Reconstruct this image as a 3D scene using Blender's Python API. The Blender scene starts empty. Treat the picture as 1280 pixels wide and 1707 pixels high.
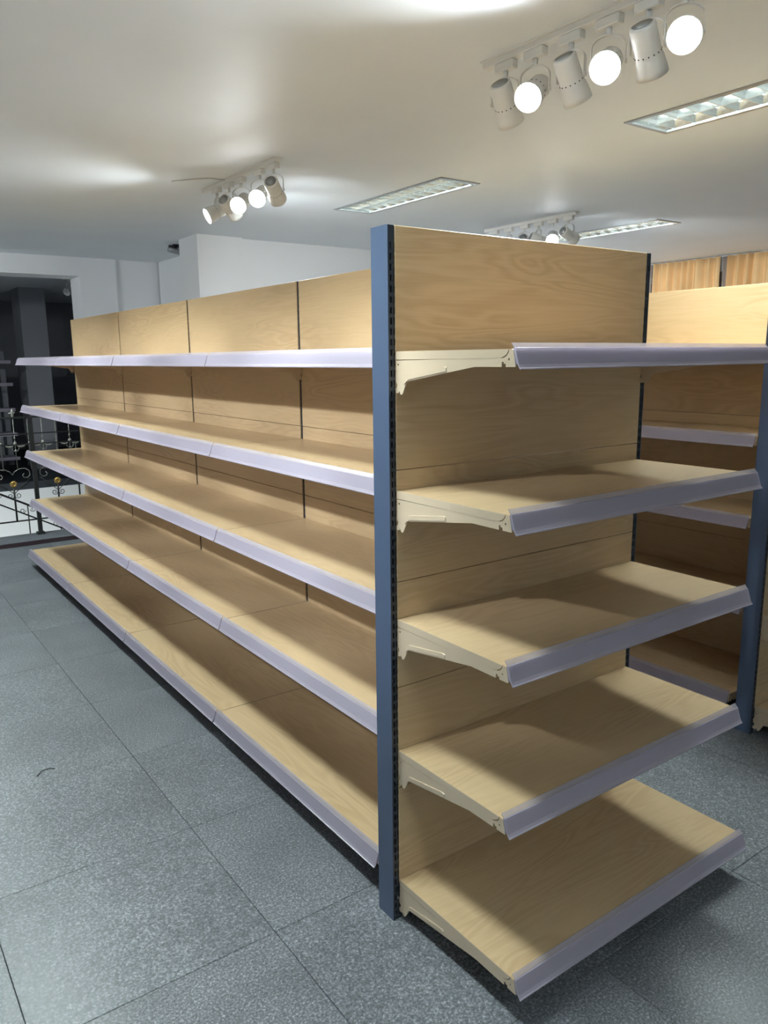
import bpy, bmesh, math, random
from mathutils import Vector, Matrix
random.seed(7)
scene = bpy.context.scene
C = scene.collection
PI = math.pi

# ------------------------------------------------------------------ camera
F_PX = 1296.28
cam_d = bpy.data.cameras.new('camera')
cam_d.sensor_fit = 'HORIZONTAL'
cam_d.sensor_width = 36.0
cam_d.lens = F_PX * 36.0 / 1280.0
cam_d.clip_start = 0.05
cam_d.clip_end = 100
cam = bpy.data.objects.new('camera', cam_d)
C.objects.link(cam)
_yaw, _pitch, _roll = 0.6212, -0.1956, -0.0104
_f = Vector((math.sin(_yaw) * math.cos(_pitch), math.cos(_yaw) * math.cos(_pitch), math.sin(_pitch)))
_r = Vector((math.cos(_yaw), -math.sin(_yaw), 0))
_u = _r.cross(_f)
_r2 = _r * math.cos(_roll) + _u * math.sin(_roll)
_u2 = -_r * math.sin(_roll) + _u * math.cos(_roll)
M = Matrix((_r2, _u2, -_f)).transposed().to_4x4()
M.translation = Vector((-1.1655, -1.6022, 1.601))
cam.matrix_world = M
scene.camera = cam

# ------------------------------------------------------------------ view, world
scene.view_settings.view_transform = 'Standard'
scene.view_settings.look = 'None'
scene.view_settings.gamma = 1.0
scene.view_settings.use_curve_mapping = False
scene.view_settings.exposure = 0.34
world = bpy.data.worlds.new('world')
scene.world = world
world.use_nodes = True
world.node_tree.nodes['Background'].inputs[0].default_value = (0.5, 0.55, 0.65, 1)
world.node_tree.nodes['Background'].inputs[1].default_value = 0.05

CEIL = 2.665
# ceiling troffers (recessed louvre lights): centre x, centre y
TROFFERS = [(-0.60, 0.30), (-0.60, 2.84), (2.185, 0.30), (2.185, 2.84), (4.58, 3.03), (4.58, 0.30), (-0.60, 5.38),  # last on this line: unseen, added to brighten the far aisle
            (-0.60, -3.25)]  # unseen, added as fill in front of the end unit
TW, TL = 0.30, 1.195
TROFFER_W = 16.0
SPOT_W = 40.0
NEAR_W = 76.0
AWAY_W = 0.8
WALL_W = 55.0
ROWSPOT_W = 108.0

def area_light(name, loc, sx, sy, power, color, spread):
    d = bpy.data.lights.new(name, 'AREA')
    d.shape = 'RECTANGLE'; d.size = sx; d.size_y = sy
    d.energy = power; d.color = color; d.spread = spread
    o = bpy.data.objects.new(name, d); C.objects.link(o); o.location = loc
    return o

for tx, ty in TROFFERS:
    area_light('troffer_light', (tx, ty, CEIL - 0.004), TW - 0.04, TL - 0.04, TROFFER_W, (0.87, 1.0, 0.99), math.radians(128))
# added bare light without a fixture, brightening the stairwell wall
area_light('added_stairwell_light', (-0.2, 7.3, -0.75), 1.2, 0.3, 36.0, (0.93, 1.0, 0.98), math.radians(170)).rotation_euler = (math.radians(50), 0, 0)

# ------------------------------------------------------------------ material helpers
def new_mat(name):
    m = bpy.data.materials.new(name); m.use_nodes = True
    nt = m.node_tree
    b = nt.nodes['Principled BSDF']
    return m, nt, b

def plain(name, col, rough=0.5, metal=0.0, spec=0.5, bump=0.0, bscale=200.0, var=0.0):
    m, nt, b = new_mat(name)
    b.inputs['Base Color'].default_value = (*col, 1)
    b.inputs['Roughness'].default_value = rough
    b.inputs['Metallic'].default_value = metal
    b.inputs['Specular IOR Level'].default_value = spec
    if bump or var:
        tc = nt.nodes.new('ShaderNodeTexCoord')
        n = nt.nodes.new('ShaderNodeTexNoise'); n.inputs['Scale'].default_value = bscale
        n.inputs['Detail'].default_value = 3
        nt.links.new(tc.outputs['Object'], n.inputs['Vector'])
        if bump:
            bp = nt.nodes.new('ShaderNodeBump'); bp.inputs['Strength'].default_value = bump
            bp.inputs['Distance'].default_value = 0.002
            nt.links.new(n.outputs['Fac'], bp.inputs['Height'])
            nt.links.new(bp.outputs['Normal'], b.inputs['Normal'])
        if var:
            n2 = nt.nodes.new('ShaderNodeTexNoise'); n2.inputs['Scale'].default_value = 2.2
            n2.inputs['Detail'].default_value = 4
            nt.links.new(tc.outputs['Object'], n2.inputs['Vector'])
            r = nt.nodes.new('ShaderNodeValToRGB')
            r.color_ramp.elements[0].position = 0.3; r.color_ramp.elements[1].position = 0.7
            r.color_ramp.elements[0].color = (*[c * (1 - var) for c in col], 1)
            r.color_ramp.elements[1].color = (*[min(1, c * (1 + var)) for c in col], 1)
            nt.links.new(n2.outputs['Fac'], r.inputs['Fac'])
            nt.links.new(r.outputs['Color'], b.inputs['Base Color'])
    return m

def emit(name, col, strength):
    m, nt, b = new_mat(name)
    b.inputs['Base Color'].default_value = (0.8, 0.8, 0.8, 1)
    b.inputs['Emission Color'].default_value = (*col, 1)
    b.inputs['Emission Strength'].default_value = strength
    return m

def wood_mat(name, light, dark, rough=0.3):
    """Printed oak: grain runs along the object's own X; contours of a stretched noise make the cathedral figure."""
    m, nt, b = new_mat(name)
    N, L = nt.nodes.new, nt.links.new
    tc = N('ShaderNodeTexCoord'); oi = N('ShaderNodeObjectInfo')
    mul = N('ShaderNodeVectorMath'); mul.operation = 'SCALE'; mul.inputs[0].default_value = (37.0, 91.0, 53.0)
    L(oi.outputs['Random'], mul.inputs['Scale'])
    add = N('ShaderNodeVectorMath'); add.operation = 'ADD'
    L(tc.outputs['Object'], add.inputs[0]); L(mul.outputs[0], add.inputs[1])
    mp = N('ShaderNodeMapping'); mp.inputs['Scale'].default_value = (1.55, 10.5, 10.5)
    L(add.outputs[0], mp.inputs['Vector'])
    n = N('ShaderNodeTexNoise'); n.inputs['Scale'].default_value = 1.0; n.inputs['Detail'].default_value = 2.2
    n.inputs['Roughness'].default_value = 0.42; n.inputs['Distortion'].default_value = 0.5
    L(mp.outputs[0], n.inputs['Vector'])
    m1 = N('ShaderNodeMath'); m1.operation = 'MULTIPLY'; m1.inputs[1].default_value = 70.0
    L(n.outputs['Fac'], m1.inputs[0])
    s = N('ShaderNodeMath'); s.operation = 'SINE'; L(m1.outputs[0], s.inputs[0])
    mr = N('ShaderNodeMapRange'); mr.inputs['From Min'].default_value = -1; mr.inputs['From Max'].default_value = 1
    L(s.outputs[0], mr.inputs['Value'])
    # figure fades in and out along the sheet
    mpf = N('ShaderNodeMapping'); mpf.inputs['Scale'].default_value = (1.2, 4.0, 4.0)
    L(add.outputs[0], mpf.inputs['Vector'])
    nf = N('ShaderNodeTexNoise'); nf.inputs['Scale'].default_value = 1.3; nf.inputs['Detail'].default_value = 1
    L(mpf.outputs[0], nf.inputs['Vector'])
    fr = N('ShaderNodeMapRange'); fr.inputs['From Min'].default_value = 0.38; fr.inputs['From Max'].default_value = 0.62
    fr.inputs['To Min'].default_value = 0.06; fr.inputs['To Max'].default_value = 0.34
    L(nf.outputs['Fac'], fr.inputs['Value'])
    fig = N('ShaderNodeMath'); fig.operation = 'MULTIPLY'; L(mr.outputs[0], fig.inputs[0]); L(fr.outputs[0], fig.inputs[1])
    # fine fibres
    mp2 = N('ShaderNodeMapping'); mp2.inputs['Scale'].default_value = (5.0, 210.0, 210.0)
    L(add.outputs[0], mp2.inputs['Vector'])
    n2 = N('ShaderNodeTexNoise'); n2.inputs['Scale'].default_value = 1.0; n2.inputs['Detail'].default_value = 2
    L(mp2.outputs[0], n2.inputs['Vector'])
    fb = N('ShaderNodeMath'); fb.operation = 'MULTIPLY'; fb.inputs[1].default_value = 0.42; L(n2.outputs['Fac'], fb.inputs[0])
    tot = N('ShaderNodeMath'); tot.operation = 'ADD'; L(fig.outputs[0], tot.inputs[0]); L(fb.outputs[0], tot.inputs[1])
    mix = N('ShaderNodeMix'); mix.data_type = 'RGBA'
    mix.inputs['A'].default_value = (*light, 1); mix.inputs['B'].default_value = (*dark, 1)
    L(tot.outputs[0], mix.inputs['Factor'])
    L(mix.outputs['Result'], b.inputs['Base Color'])
    b.inputs['Roughness'].default_value = rough
    bp = N('ShaderNodeBump'); bp.inputs['Strength'].default_value = 0.06; bp.inputs['Distance'].default_value = 0.001
    L(tot.outputs[0], bp.inputs['Height']); L(bp.outputs['Normal'], b.inputs['Normal'])
    return m

def granite_mat(name, tint=(1, 1, 1), scale=1.0):
    m, nt, b = new_mat(name)
    N, L = nt.nodes.new, nt.links.new
    tc = N('ShaderNodeTexCoord'); oi = N('ShaderNodeObjectInfo')
    mul = N('ShaderNodeVectorMath'); mul.operation = 'SCALE'; mul.inputs[0].default_value = (31.0, 17.0, 5.0)
    L(oi.outputs['Random'], mul.inputs['Scale'])
    add = N('ShaderNodeVectorMath'); add.operation = 'ADD'
    L(tc.outputs['Object'], add.inputs[0]); L(mul.outputs[0], add.inputs[1])
    n1 = N('ShaderNodeTexNoise'); n1.inputs['Scale'].default_value = 145.0 * scale; n1.inputs['Detail'].default_value = 4
    n1.inputs['Roughness'].default_value = 0.7
    L(add.outputs[0], n1.inputs['Vector'])
    r1 = N('ShaderNodeValToRGB')
    e = r1.color_ramp.elements
    t = tint
    e[0].position = 0.33; e[0].color = (0.065 * t[0], 0.073 * t[1], 0.080 * t[2], 1)
    e[1].position = 0.70; e[1].color = (0.46 * t[0], 0.49 * t[1], 0.51 * t[2], 1)
    k = e.new(0.48); k.color = (0.135 * t[0], 0.149 * t[1], 0.157 * t[2], 1)
    k = e.new(0.57); k.color = (0.215 * t[0], 0.234 * t[1], 0.246 * t[2], 1)
    L(n1.outputs['Fac'], r1.inputs['Fac'])
    n2 = N('ShaderNodeTexNoise'); n2.inputs['Scale'].default_value = 3.0; n2.inputs['Detail'].default_value = 5
    L(add.outputs[0], n2.inputs['Vector'])
    r2 = N('ShaderNodeMapRange'); r2.inputs['From Min'].default_value = 0.3; r2.inputs['From Max'].default_value = 0.7
    r2.inputs['To Min'].default_value = 0.80; r2.inputs['To Max'].default_value = 1.12
    L(n2.outputs['Fac'], r2.inputs['Value'])
    sc = N('ShaderNodeVectorMath'); sc.operation = 'SCALE'
    L(r1.outputs['Color'], sc.inputs[0]); L(r2.outputs[0], sc.inputs['Scale'])
    L(sc.outputs[0], b.inputs['Base Color'])
    rr = N('ShaderNodeMapRange'); rr.inputs['To Min'].default_value = 0.20; rr.inputs['To Max'].default_value = 0.55
    L(n1.outputs['Fac'], rr.inputs['Value']); L(rr.outputs[0], b.inputs['Roughness'])
    bp = N('ShaderNodeBump'); bp.inputs['Strength'].default_value = 0.10; bp.inputs['Distance'].default_value = 0.002
    L(n1.outputs['Fac'], bp.inputs['Height']); L(bp.outputs['Normal'], b.inputs['Normal'])
    return m

def plastic_mat(name, col, alpha, rough=0.22):
    m, nt, b = new_mat(name)
    N, L = nt.nodes.new, nt.links.new
    b.inputs['Base Color'].default_value = (*col, 1)
    b.inputs['Roughness'].default_value = rough
    b.inputs['Specular IOR Level'].default_value = 0.6
    tr = N('ShaderNodeBsdfTransparent'); tr.inputs[0].default_value = (0.97, 0.96, 1.0, 1)
    tl = N('ShaderNodeBsdfTranslucent'); tl.inputs[0].default_value = (*col, 1)
    ms = N('ShaderNodeMixShader'); ms.inputs[0].default_value = 0.48
    L(b.outputs[0], ms.inputs[1]); L(tl.outputs[0], ms.inputs[2])
    # faint drawn lines along the extrusion
    tc = N('ShaderNodeTexCoord'); mp = N('ShaderNodeMapping'); mp.inputs['Scale'].default_value = (0.6, 160, 160)
    n = N('ShaderNodeTexNoise'); n.inputs['Scale'].default_value = 1.0; n.inputs['Detail'].default_value = 1
    L(tc.outputs['Object'], mp.inputs[0]); L(mp.outputs[0], n.inputs['Vector'])
    bp = N('ShaderNodeBump'); bp.inputs['Strength'].default_value = 0.12; bp.inputs['Distance'].default_value = 0.001
    L(n.outputs['Fac'], bp.inputs['Height']); L(bp.outputs[0], b.inputs['Normal'])
    m2 = N('ShaderNodeMixShader'); m2.inputs[0].default_value = alpha
    L(tr.outputs[0], m2.inputs[1]); L(ms.outputs[0], m2.inputs[2])
    out = nt.nodes['Material Output']
    L(m2.outputs[0], out.inputs['Surface'])
    return m

MAT = {}
MAT['wood'] = wood_mat('oak_print', (0.62, 0.465, 0.282), (0.42, 0.276, 0.148))
MAT['cream'] = plain('cream_enamel', (0.57, 0.462, 0.335), 0.35, bump=0.05, bscale=300)
MAT['blue'] = plain('blue_grey_enamel', (0.062, 0.090, 0.152), 0.38, bump=0.05, bscale=400)
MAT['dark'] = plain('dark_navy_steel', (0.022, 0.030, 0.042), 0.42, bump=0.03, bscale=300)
MAT['strip'] = plastic_mat('lavender_plastic', (0.60, 0.56, 0.655), 0.86)
MAT['clear'] = plastic_mat('clear_plastic', (0.66, 0.66, 0.76), 0.42, 0.15)
MAT['granite'] = granite_mat('grey_granite', (0.91, 0.90, 0.94))
MAT['grout'] = plain('dark_grout', (0.045, 0.05, 0.052), 0.8, bump=0.2)
MAT['redstone'] = plain('dark_red_granite', (0.024, 0.013, 0.016), 0.35, bump=0.1, bscale=150, var=0.25)
MAT['paint'] = plain('white_wall_paint', (0.86, 0.87, 0.88), 0.7, bump=0.05, bscale=60, var=0.015)
MAT['ceil'] = plain('white_ceiling_paint', (0.84, 0.885, 0.93), 0.6, bump=0.04, bscale=40, var=0.015)
MAT['shade_paint'] = plain('shade_darkened_paint', (0.30, 0.31, 0.34), 0.8, bump=0.05, bscale=60, var=0.03)  # shade of the unlit room put into the base colour
MAT['white'] = plain('white_lamp_enamel', (0.80, 0.80, 0.78), 0.35, bump=0.02)
MAT['black'] = plain('black_plastic', (0.015, 0.015, 0.017), 0.4, bump=0.02)
MAT['alu'] = plain('bright_aluminium', (0.86, 0.90, 0.89), 0.22, metal=1.0, bump=0.02)
MAT['rim'] = plain('grey_aluminium', (0.42, 0.44, 0.45), 0.35, metal=0.8, bump=0.02)
MAT['tube'] = emit('fluorescent_tube', (0.90, 1.0, 0.96), 55.0)
MAT['lampface'] = emit('lamp_face', (0.97, 0.99, 1.0), 30.0)
MAT['lampoff'] = plain('frosted_lamp_glass', (0.75, 0.76, 0.78), 0.2, bump=0.02)
MAT['iron'] = plain('black_wrought_iron', (0.020, 0.022, 0.022), 0.45, bump=0.15, bscale=120)
MAT['brass'] = plain('old_gold_paint', (0.52, 0.34, 0.10), 0.38, metal=0.6, bump=0.1, bscale=150)
MAT['lit_iron'] = plain('lit_toned_iron', (0.30, 0.30, 0.27), 0.4, metal=0.3, bump=0.1, bscale=150)  # upper railing iron, its brighter lighting put into the colour
MAT['curtain'] = plain('gold_curtain_cloth', (0.85, 0.555, 0.27), 0.8, bump=0.3, bscale=500, var=0.12)
MAT['sheer'] = plain('grey_lining_cloth', (0.33, 0.27, 0.23), 0.85, bump=0.3, bscale=500, var=0.1)
MAT['winframe'] = plain('white_window_frame', (0.75, 0.75, 0.75), 0.4, bump=0.02)
MAT['glass'] = plain('window_glass', (0.05, 0.06, 0.08), 0.05, bump=0.01)
MAT['cable'] = plain('white_cable', (0.62, 0.62, 0.60), 0.5, bump=0.02)

# ------------------------------------------------------------------ mesh helpers
class MB:
    def __init__(s):
        s.v = []; s.f = []; s.mi = []; s.sm = []
    def add(s, vs, fs, mi=0, smooth=False):
        o = len(s.v); s.v += [tuple(v) for v in vs]
        for f in fs:
            s.f.append([i + o for i in f]); s.mi.append(mi); s.sm.append(smooth)
    def box(s, x0, x1, y0, y1, z0, z1, mi=0):
        s.add([(x0, y0, z0), (x1, y0, z0), (x1, y1, z0), (x0, y1, z0), (x0, y0, z1), (x1, y0, z1), (x1, y1, z1), (x0, y1, z1)],
              [(0, 3, 2, 1), (4, 5, 6, 7), (0, 1, 5, 4), (1, 2, 6, 5), (2, 3, 7, 6), (3, 0, 4, 7)], mi)
    def cbox(s, x0, x1, y0, y1, z0, z1, c, mi=0):
        """box with chamfered edges"""
        bm = bmesh.new()
        mb = MB(); mb.box(x0, x1, y0, y1, z0, z1)
        vs = [bm.verts.new(v) for v in mb.v]
        for f in mb.f: bm.faces.new([vs[i] for i in f])
        bmesh.ops.bevel(bm, geom=bm.edges[:], offset=c, segments=1, affect='EDGES', profile=0.5)
        bm.verts.index_update()
        s.add([v.co for v in bm.verts], [[v.index for v in f.verts] for f in bm.faces], mi)
        bm.free()
    def prism(s, prof, axis, a, b, mi=0, smooth=False, mis=None):
        """prof: closed list of 2D points; axis 'x': points are (y,z); 'y': (x,z); 'z': (x,y)"""
        def P(p, t):
            return {'x': (t, p[0], p[1]), 'y': (p[0], t, p[1]), 'z': (p[0], p[1], t)}[axis]
        n = len(prof)
        vs = [P(p, a) for p in prof] + [P(p, b) for p in prof]
        for i in range(n):
            j = (i + 1) % n
            s.add([], [], 0)
        o = len(s.v); s.v += vs
        for i in range(n):
            j = (i + 1) % n
            s.f.append([o + i, o + j, o + n + j, o + n + i]); s.mi.append(mis[i] if mis else mi); s.sm.append(smooth)
        s.f.append([o + i for i in range(n)][::-1]); s.mi.append(mi); s.sm.append(False)
        s.f.append([o + n + i for i in range(n)]); s.mi.append(mi); s.sm.append(False)
    def tube(s, pts, r, seg=6, mi=0, cap=True):
        pts = [Vector(p) for p in pts]
        n = len(pts); rings = []
        rr = r if isinstance(r, (list, tuple)) else [r] * n
        up = None
        for i, p in enumerate(pts):
            t = (pts[min(i + 1, n - 1)] - pts[max(i - 1, 0)])
            if t.length < 1e-9: t = Vector((0, 0, 1))
            t.normalize()
            if up is None:
                up = t.orthogonal().normalized()
            up = (up - t * up.dot(t))
            if up.length < 1e-6: up = t.orthogonal()
            up.normalize(); w = t.cross(up)
            rings.append([p + (up * math.cos(2 * PI * k / seg) + w * math.sin(2 * PI * k / seg)) * rr[i] for k in range(seg)])
        o = len(s.v)
        for R in rings: s.v += [tuple(q) for q in R]
        for i in range(n - 1):
            for k in range(seg):
                k2 = (k + 1) % seg
                s.f.append([o + i * seg + k, o + i * seg + k2, o + (i + 1) * seg + k2, o + (i + 1) * seg + k]); s.mi.append(mi); s.sm.append(True)
        if cap:
            s.f.append([o + k for k in range(seg)][::-1]); s.mi.append(mi); s.sm.append(False)
            s.f.append([o + (n - 1) * seg + k for k in range(seg)]); s.mi.append(mi); s.sm.append(False)
    def lathe(s, prof, seg=24, mi=0, close=True, mat=None):
        """prof: (r, z) along local Z"""
        o = len(s.v)
        for r, z in prof:
            for k in range(seg):
                v = Vector((r * math.cos(2 * PI * k / seg), r * math.sin(2 * PI * k / seg), z))
                if mat: v = mat @ v
                s.v.append(tuple(v))
        for i in range(len(prof) - 1):
            for k in range(seg):
                k2 = (k + 1) % seg
                s.f.append([o + i * seg + k, o + i * seg + k2, o + (i + 1) * seg + k2, o + (i + 1) * seg + k]); s.mi.append(mi); s.sm.append(True)
        if close:
            for i in (0, len(prof) - 1):
                if prof[i][0] > 1e-6:
                    s.f.append([o + i * seg + k for k in range(seg)]); s.mi.append(mi); s.sm.append(False)
    def mesh(s, name, mats):
        me = bpy.data.meshes.new(name)
        me.from_pydata(s.v, [], s.f)
        for m in (mats if isinstance(mats, (list, tuple)) else [mats]): me.materials.append(MAT[m])
        me.polygons.foreach_set('material_index', s.mi)
        me.polygons.foreach_set('use_smooth', s.sm)
        me.validate(); me.update()
        bm = bmesh.new(); bm.from_mesh(me)
        bmesh.ops.recalc_face_normals(bm, faces=bm.faces)
        bm.to_mesh(me); bm.free()
        return me

def plate(outer, holes, x0, x1, name_mats=0):
    """flat plate in the YZ plane with holes, thick in x; returns (verts, faces)"""
    bm = bmesh.new()
    edges = []
    for loop in [outer] + holes:
        vs = [bm.verts.new((x0, p[0], p[1])) for p in loop]
        for i in range(len(vs)): edges.append(bm.edges.new((vs[i], vs[(i + 1) % len(vs)])))
    res = bmesh.ops.triangle_fill(bm, edges=edges, use_beauty=True)
    faces = [g for g in res['geom'] if isinstance(g, bmesh.types.BMFace)]
    ext = bmesh.ops.extrude_face_region(bm, geom=faces)
    for g in ext['geom']:
        if isinstance(g, bmesh.types.BMVert): g.co.x = x1
    bm.verts.index_update()
    out = ([tuple(v.co) for v in bm.verts], [[v.index for v in f.verts] for f in bm.faces])
    bm.free()
    return out

def obj(name, me, parent=None, loc=(0, 0, 0), rot=(0, 0, 0), label=None):
    o = bpy.data.objects.new(name, me); C.objects.link(o)
    o.parent = parent; o.location = loc; o.rotation_euler = rot
    if label: o['label'] = label
    return o

def thing(name, label, cat, loc=(0, 0, 0), rotz=0, group=None):
    o = bpy.data.objects.new(name, None); C.objects.link(o)
    o.empty_display_size = 0.05
    o.location = loc; o.rotation_euler = (0, 0, rotz)
    o['label'] = label; o['category'] = cat
    if group: o['group'] = group
    return o

def tag(o, label, cat, group=None):
    o['label'] = label; o['category'] = cat
    if group: o['group'] = group
    return o

def struct(name, me, label=None, parent=None, cat=None):
    o = obj(name, me, parent)
    if parent is None:
        o['kind'] = 'structure'
        if label: o['label'] = label
        if cat: o['category'] = cat
    return o

# ------------------------------------------------------------------ the room
RX0, RX1, RY0 = -4.5, 7.10, -4.2
FLOOR_EDGE = 6.20
# floor slab with grout, then one tile after another
mb = MB(); mb.box(RX0 - 0.2, RX1 + 0.2, RY0 - 0.2, FLOOR_EDGE, -0.22, -0.006)
floor = struct('floor', mb.mesh('floor', 'grout'), 'grey speckled granite tile floor of the showroom', cat='floor')
TXP, TYP = 0.645, 0.622
def tile_mesh(x0, x1, y0, y1):
    mb = MB(); mb.cbox(x0, x1, y0, y1, -0.02, 0.0, 0.0012); return mb.mesh('tile', 'granite')
full = tile_mesh(0.0008, TXP - 0.0008, 0.0008, TYP - 0.0008)
i0 = math.floor((RX0 + 0.297) / TXP); i1 = math.ceil((RX1 + 0.297) / TXP)
j0 = math.floor((RY0 - 0.165) / TYP)
cut = {}
for i in range(i0, i1):
    for j in range(j0, 10):
        x = -0.297 + TXP * i; y = 0.165 + TYP * j
        if y >= 5.69: continue
        xa, xb, ya, yb = max(x, RX0), min(x + TXP, RX1), max(y, RY0), min(y + TYP, 5.69)
        if abs(xb - xa - TXP) < 1e-6 and abs(yb - ya - TYP) < 1e-6:
            me = full
        else:
            k = (round(xa - x, 4), round(xb - x, 4), round(ya - y, 4), round(yb - y, 4))
            if k not in cut: cut[k] = tile_mesh(k[0] + 0.0008, k[1] - 0.0008, k[2] + 0.0008, k[3] - 0.0008)
            me = cut[k]
        obj('tile', me, floor, (x, y, 0))
# dark red border strip and grey edging along the stairwell
mb = MB(); mb.cbox(RX0, 1.63, 5.692, 5.872, -0.02, 0.0, 0.001)
struct('trim_1', mb.mesh('border_strip', 'redstone'), 'dark red stone border strip in the floor before the railing', cat='floor trim')
mb = MB(); mb.cbox(RX0, 1.63, 5.874, FLOOR_EDGE + 0.02, -0.03, 0.0, 0.003)
struct('trim_2', mb.mesh('edging', 'granite'), 'grey stone edging under the wrought iron railing', cat='floor trim')

# ceiling with recesses for the louvre lights
xs = sorted({RX0 - 0.2, RX1 + 0.2} | {t[0] + s * TW / 2 for t in TROFFERS for s in (-1, 1)})
ys = sorted({RY0 - 0.2, 14.0} | {t[1] + s * TL / 2 for t in TROFFERS for s in (-1, 1)})
mb = MB()
for a, b in zip(xs, xs[1:]):
    for c, d in zip(ys, ys[1:]):
        mx, my = (a + b) / 2, (c + d) / 2
        if any(abs(mx - t[0]) < TW / 2 and abs(my - t[1]) < TL / 2 for t in TROFFERS): continue
        mb.add([(a, c, CEIL), (a, d, CEIL), (b, d, CEIL), (b, c, CEIL)], [(0, 1, 2, 3)])
mb.box(RX0 - 0.2, RX1 + 0.2, RY0 - 0.2, 14.0, CEIL + 0.16, CEIL + 0.2)
struct('ceiling', mb.mesh('ceiling', 'ceil'), 'flat white painted ceiling', cat='ceiling')

def wall(name, x0, x1, y0, y1, z0, z1, label, mat='paint', cat='wall'):
    mb = MB(); mb.box(x0, x1, y0, y1, z0, z1)
    return struct(name, mb.mesh(name, mat), label, cat=cat)
wall('wall_left', RX0 - 0.2, RX0, RY0 - 0.2, 7.15, -0.2, CEIL, 'plain white side wall of the showroom')
wall('wall_near', RX0, RX1, RY0 - 0.2, RY0, -0.2, CEIL, 'plain white wall opposite the stairwell opening')
wall('wall_far', 2.06, RX1, 5.10, 5.30, -0.2, CEIL, 'white wall behind the shelving, flush beside the square column')
wall('wall_column', 1.635, 2.06, 5.035, 5.45, -0.2, CEIL, 'square white column standing just proud of the wall', cat='column')
wall('wall_alcove', 2.06, 2.2, 5.30, 7.15, -0.2, CEIL, 'white side wall of the alcove behind the column')
wall('wall_back', 1.58, 2.2, 7.17, 7.52, -3.2, CEIL, 'white wall at the back of the alcove')
wall('wall_pilaster', 1.20, 1.58, 7.14, 7.52, -3.2, CEIL, 'white pilaster beside the dark opening', cat='pilaster')
wall('wall_beam', RX0, 1.20, 7.14, 7.52, 2.475, CEIL, 'white downstand beam over the dark opening', cat='beam')
# floor of the alcove
mb = MB(); mb.box(1.63, 2.06, 5.45, 7.15, -0.22, 0.0)
struct('trim_3', mb.mesh('alcove_floor', 'granite'), 'grey stone floor of the alcove behind the column', cat='floor')
# stairwell and the unlit room beyond it
VOID = 9.70
wall('wall_stairwell', RX0, 4.0, VOID, VOID + 0.2, -3.2, -0.10, 'white stairwell wall seen below floor level through the railing')
wall('wall_stair_side', 2.2, 2.4, 7.52, VOID, -3.2, -0.22, 'white side wall of the stairwell')
wall('wall_stair_left', RX0 - 0.2, RX0, FLOOR_EDGE, VOID, -3.2, 0.0, 'white far side wall of the stairwell')
mb = MB(); mb.box(RX0, 2.4, FLOOR_EDGE - 0.3, VOID + 0.2, -3.3, -3.2)
struct('floor_lower', mb.mesh('floor_lower', 'granite'), 'grey stone floor at the foot of the stairwell', cat='floor')
wall('wall_under_floor', RX0, 1.2, FLOOR_EDGE - 0.25, FLOOR_EDGE - 0.05, -3.2, -0.22, 'wall of the lower storey under the floor edge')
mb = MB(); mb.box(RX0, 5.0, VOID, 14.0, -0.10, 0.0)
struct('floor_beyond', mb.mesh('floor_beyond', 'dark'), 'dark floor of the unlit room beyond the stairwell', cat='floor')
wall('wall_beyond', RX0, 5.0, 14.0, 14.2, 0, CEIL, 'back wall of the unlit room beyond the stairwell', 'shade_paint')
wall('wall_beyond_right', 4.0, 4.2, 7.52, 14.0, 0, CEIL, 'right-hand wall of the unlit room', 'shade_paint')
wall('wall_beyond_left', RX0 - 0.2, RX0, 7.15, 14.0, 0, CEIL, 'left-hand wall of the unlit room', 'shade_paint')
wall('wall_pillar', 1.36, 1.715, 11.0, 11.55, 0.0, CEIL, 'square pillar, coloured dark as in shade, standing in the unlit room', 'shade_paint', cat='pillar')

# right wall with a curtained window
WY0, WY1, WZ0, WZ1 = 0.6, 4.52, 0.75, 2.50
mb = MB()
mb.box(RX1, RX1 + 0.2, RY0, WY0, -0.2, CEIL); mb.box(RX1, RX1 + 0.2, WY1, 5.3, -0.2, CEIL)
mb.box(RX1, RX1 + 0.2, WY0, WY1, -0.2, WZ0); mb.box(RX1, RX1 + 0.2, WY0, WY1, WZ1, CEIL)
struct('wall_right', mb.mesh('wall_right', 'paint'), 'white wall with the curtained window', cat='wall')
win = thing('window_1', 'wide window behind the gold curtains', 'window', (RX1 + 0.1, (WY0 + WY1) / 2, WZ0))
win['kind'] = 'structure'
hw = (WY1 - WY0) / 2; hz = WZ1 - WZ0
mb = MB()
mb.box(-0.03, 0.03, -hw, hw, 0, 0.05); mb.box(-0.03, 0.03, -hw, hw, hz - 0.05, hz)
for y in (-hw, -hw / 2, 0, hw / 2, hw):
    mb.box(-0.03, 0.03, max(y - 0.03, -hw), min(y + 0.03, hw), 0.05, hz - 0.05)
obj('window_frame', mb.mesh('window_frame', 'winframe'), win)
mb = MB(); mb.box(-0.004, 0.004, -hw / 2 + 0.03, -0.03, 0.05, hz - 0.05)
pm = mb.mesh('pane', 'glass')
for k in range(4): obj('pane', pm, win, (0, hw / 2 * (k - 1), 0))

# ------------------------------------------------------------------ shelving system
W, H, PW, PD = 1.036, 1.919, 0.021, 0.071
SZ = [1.617, 1.262, 0.912, 0.531, 0.127]
SEAM = [0.1155 + 0.3 * k for k in range(6)] + [H]
LB = 1.2046
DS, DBASE = 0.411, 0.459

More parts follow.
